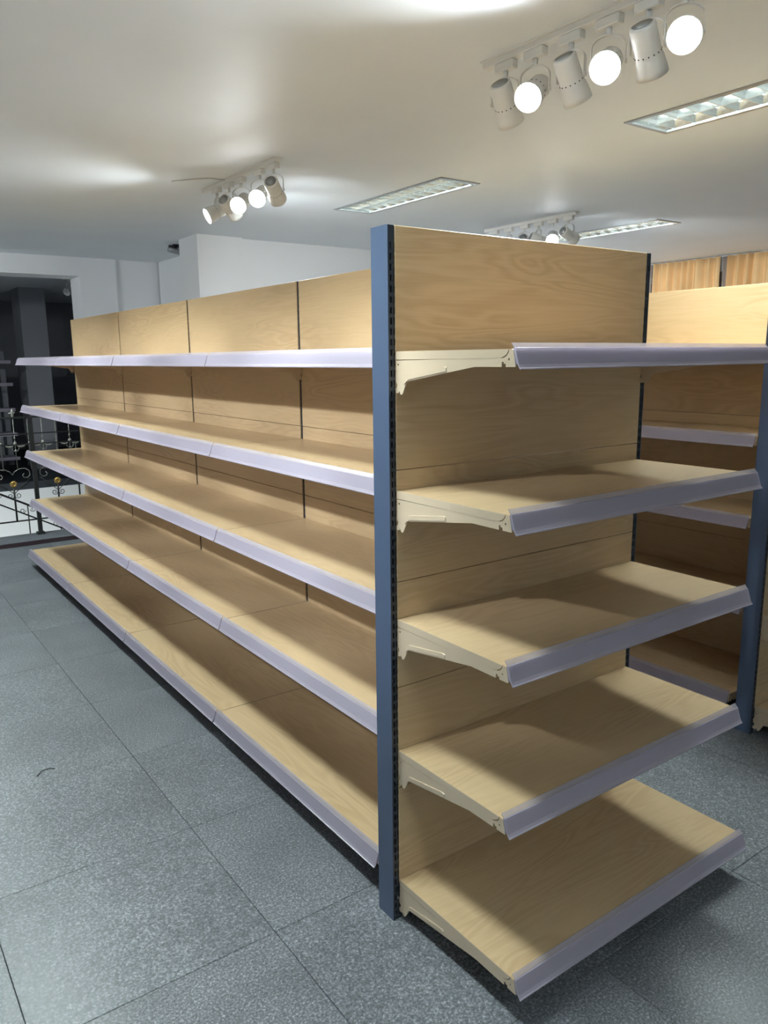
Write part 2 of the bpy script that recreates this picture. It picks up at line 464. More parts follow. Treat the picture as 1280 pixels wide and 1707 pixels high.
def slotted_face(x0, x1, cols, y, z0, z1, mb, mi=0, pitch=0.0257, sh=0.0160):
    """front sheet of an upright with punched slots"""
    cuts = [x0]
    for a, b in cols: cuts += [a, b]
    cuts.append(x1)
    holes = {(a, b) for a, b in cols}
    nz = int((z1 - z0 - 0.02) / pitch)
    zc = [z0 + 0.012 + k * pitch for k in range(nz)]
    for a, b in zip(cuts, cuts[1:]):
        if (a, b) in holes:
            prev = z0
            for z in zc:
                mb.add([(a, y, prev), (b, y, prev), (b, y, z), (a, y, z)], [(0, 1, 2, 3)], mi)
                # slot cheeks
                for xx in (a, b):
                    mb.add([(xx, y, z), (xx, y + 0.003, z), (xx, y + 0.003, z + sh), (xx, y, z + sh)], [(0, 1, 2, 3)], mi)
                prev = z + sh
            mb.add([(a, y, prev), (b, y, prev), (b, y, z1), (a, y, z1)], [(0, 1, 2, 3)], mi)
        else:
            mb.add([(a, y, z0), (b, y, z0), (b, y, z1), (a, y, z1)], [(0, 1, 2, 3)], mi)

def panel_mesh(w, h, name='back_panel'):
    mb = MB(); mb.cbox(0, w, -0.002, 0.012, 0.0008, h - 0.0008, 0.0014)
    return mb.mesh(name, 'wood')

def shelf_mesh(w, d):
    """wood-print pressed steel shelf, top at z=0, from y=0 out to y=-d"""
    mb = MB()
    # top board with a folded, slightly rounded front
    prof = [(0, 0), (-d + 0.004, 0), (-d + 0.001, -0.002), (-d, -0.005), (-d + 0.004, -0.030), (-d + 0.007, -0.030), (-d + 0.006, -0.004), (0, -0.004)]
    mb.prism(prof, 'x', 0.0012, w - 0.0012, 0)
    # cheeks at both ends with the curved nose
    dn = d - 0.026
    cheek = [(0, -0.0005), (-dn - 0.012, -0.0005), (-dn - 0.010, -0.006), (-dn - 0.005, -0.012), (-dn + 0.004, -0.0165), (-dn + 0.018, -0.0195), (0, -0.0205)]
    mb.prism(cheek, 'x', 0.0, 0.0012, 1)
    mb.prism(cheek, 'x', w - 0.0012, w, 1)
    # ribs below
    for k in (0.3, 0.6):
        mb.box(0.01, w - 0.01, -d * k - 0.03, -d * k + 0.03, -0.018, -0.004, 1)
    return mb.mesh('shelf', ['wood', 'cream'])

def bracket_mesh(d, side):
    """cantilever bracket in the YZ plane; side -1: outer face towards -x"""
    s = d - 0.411
    out = [(0.0, -0.0225), (-0.383 - s, -0.0185), (-0.391 - s, -0.0145), (-0.3965 - s, -0.008), (-0.3985 - s, -0.001), (-0.409 - s, -0.001),
           (-0.4105 - s, -0.003), (-0.4185 - s, -0.034), (-0.4165 - s, -0.0375), (-0.389 - s, -0.0375),
           (-0.389 - s, -0.031), (-0.383 - s, -0.031), (-0.383 - s, -0.027), (-0.377 - s, -0.027), (-0.377 - s, -0.0375),
           (-0.290 - s * 0.6, -0.0375), (-0.046, -0.074), (-0.042, -0.0765), (-0.0395, -0.080), (-0.027, -0.103), (-0.0235, -0.107), (-0.0175, -0.107), (-0.012, -0.098),
           (-0.009, -0.1035), (0.006, -0.1035), (0.006, -0.094), (-0.002, -0.090), (-0.004, -0.082), (0.0, -0.078),
           (0.006, -0.074), (0.006, -0.060), (0.0, -0.056)]
    def circ(cy, cz, r, n=8): return [(cy + r * math.cos(2 * PI * k / n), cz + r * math.sin(2 * PI * k / n)) for k in range(n)]
    holes = [circ(-0.009, -0.033, 0.0028), circ(-0.3985 - s, -0.0215, 0.0026)]
    mb = MB()
    t = 0.0035
    x0, x1 = (0.0004, t) if side < 0 else (-0.0004, -t)
    v, f = plate(out, holes, x0, x1); mb.add(v, f)
    # pressed rib along the lower edge
    xr = -0.0016 if side < 0 else 0.0016
    rib = [(-0.034, -0.082), (-0.0405, -0.066), (-0.050, -0.0575), (-0.19, -0.0365), (-0.197, -0.0385), (-0.197, -0.0475), (-0.055, -0.069), (-0.044, -0.0735)]
    inner = [(p[0] * 0.98 - 0.002, p[1] * 0.97 - 0.0018) for p in rib]
    n = len(rib)
    o = len(mb.v)
    mb.v += [(x0, *p) for p in rib] + [(xr, *p) for p in inner]
    for i in range(n):
        j = (i + 1) % n
        mb.f.append([o + i, o + j, o + n + j, o + n + i]); mb.mi.append(0); mb.sm.append(False)
    mb.f.append([o + n + i for i in range(n)]); mb.mi.append(0); mb.sm.append(False)
    return mb.mesh('bracket', 'cream')

def strip_mesh(w, d):
    """clear price-ticket strip clipped on the shelf front; the upper flap stands up towards the back"""
    mb = MB()
    def P(pts): return [(-d - a, z) for a, z in pts]
    # upper clear flap (slot 1)
    mb.prism(P([(-0.0065, 0.0128), (-0.0050, 0.0128), (0.0040, 0.0020), (0.0022, 0.0012)]), 'x', 0, w, 1)
    # ticket face
    mb.prism(P([(0.0025, 0.0032), (0.0052, 0.0022), (0.0165, -0.0320), (0.0205, -0.0385), (0.0235, -0.0400), (0.0230, -0.0425), (0.0190, -0.0415),
                (0.0140, -0.0330), (0.0095, -0.0300), (0.0008, -0.0020), (0.0008, 0.0010)]), 'x', 0, w, 0)
    # inner backing web
    mb.prism(P([(0.0030, -0.0150), (0.0042, -0.0150), (0.0075, -0.0330), (0.0062, -0.0330)]), 'x', 0, w, 0)
    return mb.mesh('price_strip', ['strip', 'clear'])

def foot_mesh(d):
    mb = MB()
    mb.prism([(0.02, 0.0), (-d, 0.0), (-d, 0.045), (-d + 0.03, 0.070), (0.02, 0.078)], 'x', -0.014, 0.014, 0)
    return mb.mesh('base_foot', 'dark')

def build_shelves(parent, w, gap, xoff, loc, rotz, brk):
    """five shelves with their brackets and ticket strips, on one face of a unit"""
    for i, z in enumerate(SZ):
        base = (i == 4)
        key = (round(w, 4), base)
        if key not in _cache:
            d = DBASE if base else DS
            _cache[key] = (shelf_mesh(w, d), bracket_mesh(d, -1), bracket_mesh(d, 1), strip_mesh(w - gap, d))
        sm, bl, br, st = _cache[key]
        R = Matrix.Rotation(rotz, 4, 'Z')
        p = Vector(loc) + (R @ Vector((xoff, -0.003, z)))
        s = obj('shelf', sm, parent, p, (0, 0, rotz))
        obj('bracket', bl, s, (0.0, 0, 0)); obj('bracket', br, s, (w, 0, 0))
        obj('price_strip', st, s, (gap / 2, 0, 0))
_cache = {}
_panels = {}
def build_panels(parent, w, xoff, loc, rotz):
    R = Matrix.Rotation(rotz, 4, 'Z')
    for a, b in zip(SEAM, SEAM[1:]):
        k = (round(w, 4), round(b - a, 4))
        if k not in _panels: _panels[k] = panel_mesh(w, b - a)
        p = Vector(loc) + (R @ Vector((xoff, 0, a)))
        obj('back_panel', _panels[k], parent, p, (0, 0, rotz))

def end_post(side):
    """post at the end of the run: blue-grey painted cover outside, slotted dark upright inside. side -1 = cover on the low-x side"""
    mb = MB()
    if side < 0:
        slotted_face(0.0, 0.030, [(0.0068, 0.0112), (0.0158, 0.0203)], 0.0, 0.0, H - 0.002, mb, 1)
        mb.box(0.0012, 0.030, PD - 0.003, PD, 0, H - 0.002, 1)
        mb.box(0.0275, 0.030, 0.0205, PD - 0.003, 0, H - 0.002, 1)
        mb.cbox(-0.0006, 0.0014, -0.0006, PD, 0, H, 0.0005, 0)
        mb.box(0.0012, 0.019, 0.0005, PD - 0.003, H - 0.0025, H - 0.0005, 0)
    else:
        slotted_face(-0.030, 0.0, [(-0.0203, -0.0158), (-0.0112, -0.0068)], 0.0, 0.0, H - 0.002, mb, 1)
        mb.box(-0.030, -0.0012, PD - 0.003, PD, 0, H - 0.002, 1)
        mb.box(-0.030, -0.0275, 0.0205, PD - 0.003, 0, H - 0.002, 1)
        mb.cbox(-0.0014, 0.0006, -0.0006, PD, 0, H, 0.0005, 0)
        mb.box(-0.019, -0.0012, 0.0005, PD - 0.003, H - 0.0025, H - 0.0005, 0)
    return mb.mesh('post', ['blue', 'dark'])
POST_L, POST_R = end_post(-1), end_post(1)

def make_end_unit(x0, label):
    t = thing('shelving_end_unit', label, 'shelving unit', (x0 + W / 2, 0, 0), 0, 'end units of the shelving runs')
    l = (-W / 2, 0, 0)
    obj('post', POST_L, t, (-W / 2, 0, 0), label='blue-grey post with dark slotted inner face')
    obj('post', POST_R, t, (W / 2, 0, 0), label='blue-grey post with dark slotted inner face')
    build_panels(t, W - 2 * PW, PW, l, 0)
    build_shelves(t, W - 2 * PW, 0.0, PW, l, 0, True)
    mb = MB(); mb.box(-W / 2 + 0.03, W / 2 - 0.03, 0.025, 0.065, 0.05, 0.09)
    obj('cross_bar', mb.mesh('cross_bar', 'dark'), t)
    mb = MB(); mb.box(-W / 2 + 0.03, W / 2 - 0.03, 0.025, 0.065, H - 0.06, H - 0.02)
    obj('cross_bar', mb.mesh('cross_bar', 'dark'), t)
    return t

SPINE_L, SPINE_R = 0.508, 0.548     # the two panel faces of a run, measured from its outer post
Y0 = 0.125
GAP = 0.020
def upright_mesh(hy, slots):
    mb = MB()
    h = GAP / 2 - 0.0006
    if slots:
        for y in (-hy, hy): slotted_face(-h, h, [(-0.0062, -0.0026), (0.0026, 0.0062)], y, 0.0, H - 0.001, mb, 0)
        mb.box(-h, -h + 0.001, -hy, hy, 0, H - 0.001); mb.box(h - 0.001, h, -hy, hy, 0, H - 0.001)
        mb.box(-h, h, -hy, hy, H - 0.003, H - 0.001)
    else:
        mb.box(-h, h, -hy, hy, 0, H - 0.004)
    return mb.mesh('upright', 'dark')
UPRIGHT = upright_mesh((SPINE_R - SPINE_L) / 2 - 0.003, True)
UPRIGHT_END = upright_mesh((SPINE_R - SPINE_L) / 2 - 0.013, False)
FOOT = foot_mesh(0.40)

def make_bay(x0, k, label, last, group):
    ya, yb = Y0 + k * LB, Y0 + (k + 1) * LB
    xc = x0 + (SPINE_L + SPINE_R) / 2
    t = thing('shelving_bay', label, 'shelving unit', (xc, (ya + yb) / 2, 0), 0, group)
    hs = (SPINE_R - SPINE_L) / 2
    wl = LB - GAP - 0.0005
    for side in (-1, 1):
        if side < 0:
            loc, rz = (-hs, LB / 2, 0), -PI / 2
        else:
            loc, rz = (hs, -LB / 2, 0), PI / 2
        build_panels(t, wl, 0.0005 if side < 0 else GAP, loc, rz)
        build_shelves(t, LB - 0.005, 0.006, 0.0025, loc, rz, False)
    obj('upright', UPRIGHT, t, (0, -LB / 2 + GAP / 2, 0), (0, 0, -PI / 2), label='dark slotted steel upright')
    if last: obj('upright', UPRIGHT_END, t, (0, LB / 2 - GAP / 2, 0), (0, 0, -PI / 2))
    for yy in [-LB / 2 + 0.03] + ([LB / 2 - 0.03] if last else []):
        obj('base_foot', FOOT, t, (-0.02, yy, 0), (0, 0, -PI / 2)); obj('base_foot', FOOT, t, (0.02, yy, 0), (0, 0, PI / 2))
    return t

make_end_unit(0.0, 'oak-print shelving end unit with five shelves, lit, in front of the long shelving run')
bay_words = ['first oak-print shelving bay of the long run, right behind the end unit',
             'second oak-print shelving bay of the long run, counted from the end unit',
             'third oak-print shelving bay of the long run, counted from the end unit',
             'last oak-print shelving bay of the long run, beside the wrought iron railing']
for k in range(4):
    make_bay(0.0, k, bay_words[k], k == 3, 'bays of the long shelving run')
RUN2 = 1.896
make_end_unit(RUN2, 'shadowed shelving end unit with a blue-grey post, across the aisle from the lit one')
make_bay(RUN2, 0, 'shadowed shelving bay across the aisle, its top panel lit below the gold curtains', False, 'bays of the shelving run across the aisle')
make_bay(RUN2, 1, 'second shadowed shelving bay of the run across the aisle', True, 'bays of the shelving run across the aisle')

# unlit shelving in the room beyond the stairwell
t = thing('shelving_unit', 'dark shelving with pale ticket strips in the unlit room beyond the railing', 'shelving unit', (0.47, 10.95, 0))
mb = MB(); mb.box(-0.6, 0.6, 0, 0.02, 0.1, 1.75); obj('back_panel', mb.mesh('back_panel_far', 'shade_paint'), t)
mb = MB(); mb.box(-0.02, 0.02, -0.02, 0.05, 0, 1.92); pm = mb.mesh('post_far', 'dark')
obj('post', pm, t, (0.50, 0, 0)); obj('post', pm, t, (-0.62, 0, 0))
mb = MB(); mb.cbox(-0.6, 0.6, -0.44, -0.001, -0.02, 0.0, 0.002); sm = mb.mesh('shelf_far', 'shade_paint')
mb = MB(); mb.cbox(-0.6, 0.6, -0.455, -0.441, -0.035, 0.012, 0.002); tm = mb.mesh('price_strip_far', 'strip')
for z in (1.61, 1.30, 0.945, 0.595, 0.25):
    s = obj('shelf', sm, t, (0, 0, z)); obj('price_strip', tm, s)

# ------------------------------------------------------------------ recessed louvre lights
def troffer_meshes():
    D = 0.085
    hx, hy = TW / 2, TL / 2
    mb = MB()   # rim
    for s in (-1, 1):
        mb.box(s * hx - 0.012 if s > 0 else -hx - 0.010, hx + 0.010 if s > 0 else -hx + 0.012, -hy - 0.01, hy + 0.01, -0.006, 0.004)
    for s in (-1, 1):
        y0, y1 = (hy - 0.012, hy + 0.010) if s > 0 else (-hy - 0.010, -hy + 0.012)
        mb.box(-hx + 0.012, hx - 0.012, y0, y1, -0.006, 0.004)
    rim = mb.mesh('light_frame', 'rim')
    mb = MB()   # bright trough, a double parabola across
    prof = []
    n = 9
    for k in range(2 * n + 1):
        u = -1 + k / n
        x = u * (hx - 0.012)
        loc = abs(u) * 2 - 1
        z = D * (1 - 0.75 * loc * loc) if abs(u) > 1e-6 else D * 0.25
        prof.append((x, max(z, 0.004) if 0 < k < 2 * n else 0.004))
    for (xa, za), (xb, zb) in zip(prof, prof[1:]):
        mb.add([(xa, -hy + 0.012, za), (xb, -hy + 0.012, zb), (xb, hy - 0.012, zb), (xa, hy - 0.012, za)], [(0, 1, 2, 3)], 0, True)
    for s in (-1, 1):
        y = s * (hy - 0.012)
        mb.add([(-hx + 0.012, y, 0.004), (hx - 0.012, y, 0.004), (hx - 0.012, y, D), (-hx + 0.012, y, D)], [(0, 1, 2, 3)])
    trough = mb.mesh('reflector', 'alu')
    mb = MB(); mb.tube([(0, -hy + 0.03, 0.058), (0, hy - 0.03, 0.058)], 0.013, 10)
    tube = mb.mesh('tube', 'tube')
    mb = MB(); mb.prism([(-0.0015, 0.0), (0.0015, 0.0), (0.008, 0.04), (-0.008, 0.04)], 'y', -hy + 0.014, hy - 0.014)
    spine = mb.mesh('louvre_spine', 'alu')
    # cross blade: parabolic wedge, dipped in the middle of each cell
    mb = MB(); mb.prism([(-0.0015, 0.0), (0.0015, 0.0), (0.004, 0.016), (0.010, 0.036), (-0.010, 0.036), (-0.004, 0.016)], 'x', -hx + 0.013, hx - 0.013)
    blade = mb.mesh('louvre', 'alu')
    return rim, trough, tube, spine, blade
TR = troffer_meshes()
tl = ['recessed louvre light above the left-hand aisle, beside the end unit',
      'recessed louvre light above the left-hand aisle, beside the long shelving run',
      'recessed louvre ceiling light beside the large white spotlight cluster',
      'recessed louvre ceiling light between two spotlight tracks, above the end unit\'s post',
      'recessed louvre ceiling light touching the spotlight cluster above the end panel',
      'recessed louvre light above the farther aisle',
      'added unseen louvre light, brightening the left-hand aisle before the stairwell railing',
      'added unseen louvre light for fill, near the wall opposite the stairwell']
for (tx, ty), lb in zip(TROFFERS, tl):
    t = thing('ceiling_light', lb, 'ceiling light', (tx, ty, CEIL), 0, 'recessed louvre lights')
    obj('light_frame', TR[0], t); obj('reflector', TR[1], t)
    for s in (-1, 1): obj('tube', TR[2], t, (s * 0.069, 0, 0))
    obj('louvre_spine', TR[3], t)
    nb = 11
    for k in range(nb):
        y = -TL / 2 + TL * (k + 0.5) / nb
        obj('louvre', TR[4], t, (0, y, 0))

# ------------------------------------------------------------------ spotlight tracks
def head_meshes():
    mb = MB(); mb.cbox(-0.016, 0.016, -0.045, 0.045, -0.030, 0.0, 0.003)
    mb.lathe([(0.009, -0.030), (0.009, -0.052), (0.006, -0.054)], 10)
    adapter = mb.mesh('adapter', 'white')
    # yoke: flat U bar, hanging from z=-0.052; pivot at z=-0.135
    mb = MB()
    pts = []
    for k in range(13):
        a = PI * k / 12
        pts.append((0.053 * math.cos(a), -0.086 + 0.034 * math.sin(a)))
    pts = [(0.053, -0.142)] + pts + [(-0.053, -0.142)]
    for (xa, za), (xb, zb) in zip(pts, pts[1:]):
        d = Vector((xb - xa, 0, zb - za)).normalized(); nrm = Vector((-d.z, 0, d.x)) * 0.0012
        vs = []
        for (x, z) in ((xa, za), (xb, zb)):
            for y in (-0.008, 0.008):
                for q in (-1, 1): vs.append((x + nrm.x * q, y, z + nrm.z * q))
        mb.add(vs, [(0, 1, 5, 4), (2, 6, 7, 3), (0, 4, 6, 2), (1, 3, 7, 5), (0, 2, 3, 1), (4, 5, 7, 6)])
    mb.lathe([(0.007, 0.0), (0.007, 0.006)], 10, mat=Matrix.Translation((0.052, 0, -0.135)) @ Matrix.Rotation(PI / 2, 4, 'Y'))
    mb.lathe([(0.007, -0.006), (0.007, 0.0)], 10, mat=Matrix.Translation((-0.052, 0, -0.135)) @ Matrix.Rotation(PI / 2, 4, 'Y'))
    yoke = mb.mesh('yoke', 'white')
    # can: axis -Z is the beam; back cap at +0.07, mouth at -0.075
    mb = MB()
    mb.lathe([(0.0, 0.070), (0.034, 0.070), (0.0385, 0.067), (0.040, 0.062), (0.0405, 0.0), (0.0415, -0.022), (0.044, -0.026), (0.0485, -0.060), (0.0495, -0.078), (0.0475, -0.078), (0.045, -0.060), (0.043, -0.052)], 28, close=False)
    can = mb.mesh('lamp_can', 'white')
    mb = MB(); mb.lathe([(0.0, 0.0707), (0.030, 0.0707), (0.031, 0.0715), (0.0, 0.0718)], 20)
    cap = mb.mesh('rear_cap', 'rim')
    mb = MB()
    for k in range(16):
        a = 2 * PI * k / 16
        mt = Matrix.Rotation(a, 4, 'Z') @ Matrix.Translation((0.0402, 0, -0.012)) @ Matrix.Rotation(PI / 2, 4, 'Y')
        mb.lathe([(0.0022, 0.0), (0.0022, 0.0022)], 6, mat=mt)
    holes = mb.mesh('vent_holes', 'black')
    face = {}
    for nm, m in (('on', 'lampface'), ('off', 'lampoff')):
        mb = MB(); mb.lathe([(0.0, -0.072), (0.020, -0.0705), (0.036, -0.066), (0.0445, -0.058), (0.042, -0.050), (0.0, -0.050)], 28)
        face[nm] = mb.mesh('lamp_glass', m)
    return adapter, yoke, can, cap, holes, face
HD = head_meshes()

def spot_light(p, dirv, power, blend=1.0, size=math.radians(75)):
    d = bpy.data.lights.new('spot_lamp', 'SPOT')
    d.energy = power; d.spot_size = size; d.spot_blend = blend; d.shadow_soft_size = 0.035
    d.color = (0.90, 0.97, 1.0)
    o = bpy.data.objects.new('spot_lamp', d); C.objects.link(o)
    o.rotation_euler = Vector(dirv).to_track_quat('-Z', 'Y').to_euler()
    o.location = p + Vector(dirv).normalized() * 0.085

def make_head(x, y, aim, lit, label, group, power=None, size=math.radians(75), blend=1.0):
    aim = Vector(aim).normalized()
    t = thing('track_spotlight', label, 'spotlight', (x, y, CEIL - 0.022), 0, group)
    obj('adapter', HD[0], t)
    yaw = math.atan2(aim.y, aim.x)
    rz = yaw + PI / 2            # yoke arms stand across the aim
    obj('yoke', HD[1], t, (0, 0, 0), (0, 0, rz))
    q = aim.to_track_quat('-Z', 'X')
    b = obj('lamp_can', HD[2], t, (0, 0, -0.135)); b.rotation_euler = q.to_euler()
    obj('rear_cap', HD[3], b)
    obj('vent_holes', HD[4], b)
    obj('lamp_glass', HD[5]['on' if lit else 'off'], b)
    if lit:
        spot_light(Vector((x, y, CEIL - 0.157)), aim, power or SPOT_W, blend=blend, size=size)
    return t

mbt = MB(); mbt.cbox(-0.018, 0.018, -0.5, 0.5, -0.022, 0.0, 0.002)
mbt.box(-0.030, -0.018, -0.5, 0.5, -0.0025, 0.0); mbt.box(0.018, 0.030, -0.5, 0.5, -0.0025, 0.0)
TRACK = mbt.mesh('lighting_track', 'white')
def make_track(x, y, label):
    o = obj('lighting_track', TRACK, None, (x, y, CEIL)); tag(o, label, 'light track', 'white lighting tracks')
    return o
ordn = ['first', 'second', 'third', 'fourth', 'fifth', 'sixth']
LEFT = (-1.0, -0.62, -0.62)
AWAY = (0.62, 0.22, -0.75)
make_track(0.99, 0.23, 'white lighting track on the ceiling right above the end unit and first bay')
ys1 = [0.625, 0.480, 0.318, 0.165, 0.020, -0.105]
for k, y in enumerate(ys1):
    lit_face = (k % 2 == 1)
    aim = [AWAY, (-1.0, -0.45, -0.62), (0.60, 0.08, -0.78), (-1.0, -0.62, -0.58), (0.60, 0.15, -0.76), (-1.0, -0.72, -0.45)][k]
    lb = ('glowing white spotlight over the end unit, %s on its track' if lit_face else 'white spotlight over the end unit turned away, %s on its track') % ordn[k]
    make_head(0.99, y, aim, True, lb, 'spotlights on the track above the end unit', (25.0 if k == 5 else NEAR_W) if lit_face else AWAY_W, math.radians((92 if k == 5 else 150) if lit_face else 56))
make_track(0.99, 2.85, 'white lighting track on the ceiling above the middle of the long shelving run')
for k, (y, aim) in enumerate([(3.155, (-1.0, 0.15, -0.50)), (2.985, (0.75, 0.45, -0.45)), (2.815, (-0.95, -0.95, -0.60)),
                              (2.575, (-0.9, -0.95, -0.60)), (2.41, (0.6, 0.6, -0.45))]):
    lb = 'white spotlight over the long run, %s on its track from the railing side' % ordn[k]
    lit_face = k in (2, 3)
    make_head(0.99, y, aim, True, lb, 'spotlights on the track above the long run', SPOT_W if lit_face else WALL_W, math.radians(88 if lit_face else 125))
make_track(3.63, 3.06, 'white lighting track on the ceiling just above the end panel')
for k, y in enumerate([3.45, 3.28, 3.10, 2.95, 2.80, 2.64]):
    lit_face = (k == 4)
    aim = (-0.95, -0.85, -0.55) if lit_face else [(0.9, 0.3, -0.4), (0.9, -0.3, -0.6), (0.8, 0.5, -0.5), (0.9, -0.4, -0.4), None, (0.9, 0.0, -0.35)][k]
    lb = 'small white spotlight %s, %s on the track over the end panel' % ('with glowing face' if lit_face else 'turned to the curtains', ordn[k])
    make_head(3.63, y, aim, k in (0, 2, 4, 5), lb, 'spotlights seen over the end panel', SPOT_W if lit_face else 110.0, math.radians(64 if lit_face else 90))
# tracks over the left-hand aisle that light the long run
for j, yc in enumerate((0.6, 3.0)):
    make_track(-2.15, yc, ['white lighting track over the left-hand aisle, opposite the first bay', 'white lighting track over the left-hand aisle, opposite the last bays'][j])
    for k, dy in enumerate((-0.35, 0.0, 0.35)):
        yt = [(0.45, 1.15, 1.85), (2.6, 3.45, 4.35)][j][k]
        aim = (0.35 + 2.15, yt - yc - dy, 1.12 - CEIL + 0.157)
        make_head(-2.15, yc + dy, aim, True, 'white spotlight over the left-hand aisle, %s on the %s track' % (ordn[k], ['nearer', 'farther'][j]),
                  'spotlights over the left-hand aisle', ROWSPOT_W, math.radians(37), 0.6)
make_track(-2.15, 5.4, 'added unseen lighting track over the left-hand aisle, near the stairwell railing')  # track and heads added out of view to brighten the far walls
for k, (dy, aim) in enumerate(((-0.25, (1.0, 0.55, -0.14)), (0.25, (0.8, 0.9, -0.16)))):
    make_head(-2.15, 5.4 + dy, aim, True, 'added unseen spotlight near the stairwell railing, %s on its track, aimed at the column' % ordn[k],
              'spotlights over the left-hand aisle', 55.0, math.radians(110))
# loose cable ends by the tracks
for j, (pts, lb) in enumerate([([(0.62, 0.02, CEIL - 0.002), (0.72, -0.02, CEIL - 0.004), (0.85, -0.02, CEIL - 0.004), (0.965, 0.03, CEIL - 0.006)], 'thin white cable running across the ceiling to the near spotlight track'),
                               ([(0.72, 3.2, CEIL - 0.002), (0.80, 3.08, CEIL - 0.004), (0.88, 3.0, CEIL - 0.004), (0.965, 2.98, CEIL - 0.006)], 'thin white cable running across the ceiling to the far spotlight track')]):
    mb = MB(); mb.tube(pts, 0.0035, 6); tag(obj('ceiling_cable', mb.mesh('ceiling_cable', 'cable')), lb, 'cable')

# spotlight hanging in the unlit room, and a security camera behind the column
def far_head(x, y, aim, label, grp):
    t = make_head(x, y, aim, False, label, grp); return t
far_head(1.62, 9.2, (-0.8, -0.5, -0.6), 'grey unlit track spotlight in the dark opening, beside the pilaster', 'unlit spotlights in the dark opening')
far_head(1.70, 9.05, (0.3, -0.8, -0.6), 'grey unlit spotlight half hidden by the pilaster', 'unlit spotlights in the dark opening')
tag(obj('lighting_track', TRACK, None, (1.66, 9.1, CEIL)), 'lighting track in the unlit room beyond the opening', 'light track', 'white lighting tracks')
t = thing('security_camera', 'small dark security camera under the ceiling beside the column', 'camera', (1.725, 5.75, CEIL))
mb = MB(); mb.lathe([(0.030, -0.010), (0.034, 0.0)], 14); mb.lathe([(0.010, -0.034), (0.010, -0.010)], 8)
mb.tube([(-0.075, -0.02, -0.022), (0.06, 0.02, -0.014)], 0.012, 8); obj('mount', mb.mesh('mount', 'black'), t)
mb = MB(); mb.lathe([(0.0, 0.06), (0.024, 0.06), (0.027, 0.052), (0.027, -0.052), (0.024, -0.058), (0.0, -0.058)], 16, mat=Matrix.Translation((-0.02, 0.0, -0.055)) @ Matrix.Rotation(math.radians(100), 4, 'Y'))
obj('camera_body', mb.mesh('camera_body', 'rim'), t)

# ------------------------------------------------------------------ wrought iron railing at the stairwell
RY = 6.15
rail = thing('railing', 'wrought iron stairwell railing with gold rosettes and scrolls, on the floor edge', 'railing', (0.377, RY, 0))
def rx(x): return x - 0.377
def bar(name, pts, r, mat, parent=rail, seg=6, label=None):
    mb = MB(); mb.tube(pts, r, seg); return obj(name, mb.mesh(name, mat), parent, label=label)
def spiral(cx, cz, r0, turns, start, cw, y=0.0, n=26, tail=None):
    pts = []
    for k in range(n + 1):
        u = k / n
        a = start + (1 if cw else -1) * turns * 2 * PI * u
        r = r0 * (1 - 0.72 * u)
        pts.append((cx + r * math.cos(a), y, cz + r * math.sin(a)))
    return ([tail] if tail else []) + pts
XL, XR = -2.0, 1.15
for z, r in ((0.143, 0.008), (0.852, 0.006), (0.950, 0.006), (1.100, 0.008)):
    bar('rail', [(rx(XL), 0, z), (rx(XR), 0, z)], r, 'iron')
def ros_mesh():
    mb = MB()
    R = Matrix.Rotation(PI / 2, 4, 'X')
    prof = [(0.0, 0.010), (0.006, 0.010), (0.008, 0.006), (0.012, 0.006), (0.014, 0.012), (0.022, 0.013), (0.027, 0.009), (0.029, 0.0), (0.027, -0.009), (0.0, -0.010)]
    mb.lathe(prof, 18, mat=R)
    for k in range(10):
        a = 2 * PI * k / 10
        mb.lathe([(0.0, 0.008), (0.0055, 0.004), (0.0065, 0.0), (0.0, -0.006)], 6, mat=R @ Matrix.Rotation(a, 4, 'Z') @ Matrix.Translation((0.0265, 0, 0)))
    return mb.mesh('rosette', 'brass')
ROS = ros_mesh()
def leaf_mesh():
    mb = MB()
    out = [(0, 0.004), (0.02, 0.010), (0.035, 0.005), (0.05, 0.014), (0.065, 0.006), (0.08, 0.012), (0.10, 0.002), (0.08, -0.006), (0.055, -0.004), (0.03, -0.006), (0, -0.004)]
    mb.prism([(a, b) for a, b in out], 'y', -0.003, 0.003)
    return mb.mesh('leaf', 'iron')
LEAF = leaf_mesh()
def ball_mesh(r, mat):
    mb = MB(); mb.lathe([(r * math.sin(PI * k / 8), r * math.cos(PI * k / 8)) for k in range(9)], 10, close=False); return mb.mesh('ball', mat)
BALL_S, BALL_L = ball_mesh(0.009, 'lit_iron'), ball_mesh(0.016, 'lit_iron')
def scroll_mesh():
    mb = MB(); mb.tube(spiral(0.028, 0, 0.028, 1.25, PI, True), 0.0035, 5); return mb.mesh('scroll', 'iron')
SC_R = scroll_mesh()
def scroll_mesh_l():
    mb = MB(); mb.tube(spiral(-0.028, 0, 0.028, 1.25, 0, False), 0.0035, 5); return mb.mesh('scroll', 'iron')
SC_L = scroll_mesh_l()
def big_scroll(s):
    mb = MB()
    pts = [(0, 0, 0), (s * 0.02, 0, 0.03), (s * 0.06, 0, 0.052), (s * 0.11, 0, 0.055), (s * 0.145, 0, 0.03), (s * 0.15, 0, -0.01), (s * 0.125, 0, -0.035), (s * 0.095, 0, -0.030), (s * 0.085, 0, -0.008), (s * 0.10, 0, 0.008)]
    mb.tube(pts, 0.0036, 5); return mb.mesh('big_scroll', 'lit_iron')
BG_L, BG_R = big_scroll(-1), big_scroll(1)
MOD = 0.386
mb = MB(); mb.tube([(0, 0, 0.143), (0, 0, 0.50)], 0.0085, 6); STEM = mb.mesh('stem', 'iron')
mb = MB(); mb.tube([(0, 0, 0.143), (0, 0, 0.852)], 0.0075, 6); BAL = mb.mesh('baluster', 'iron')
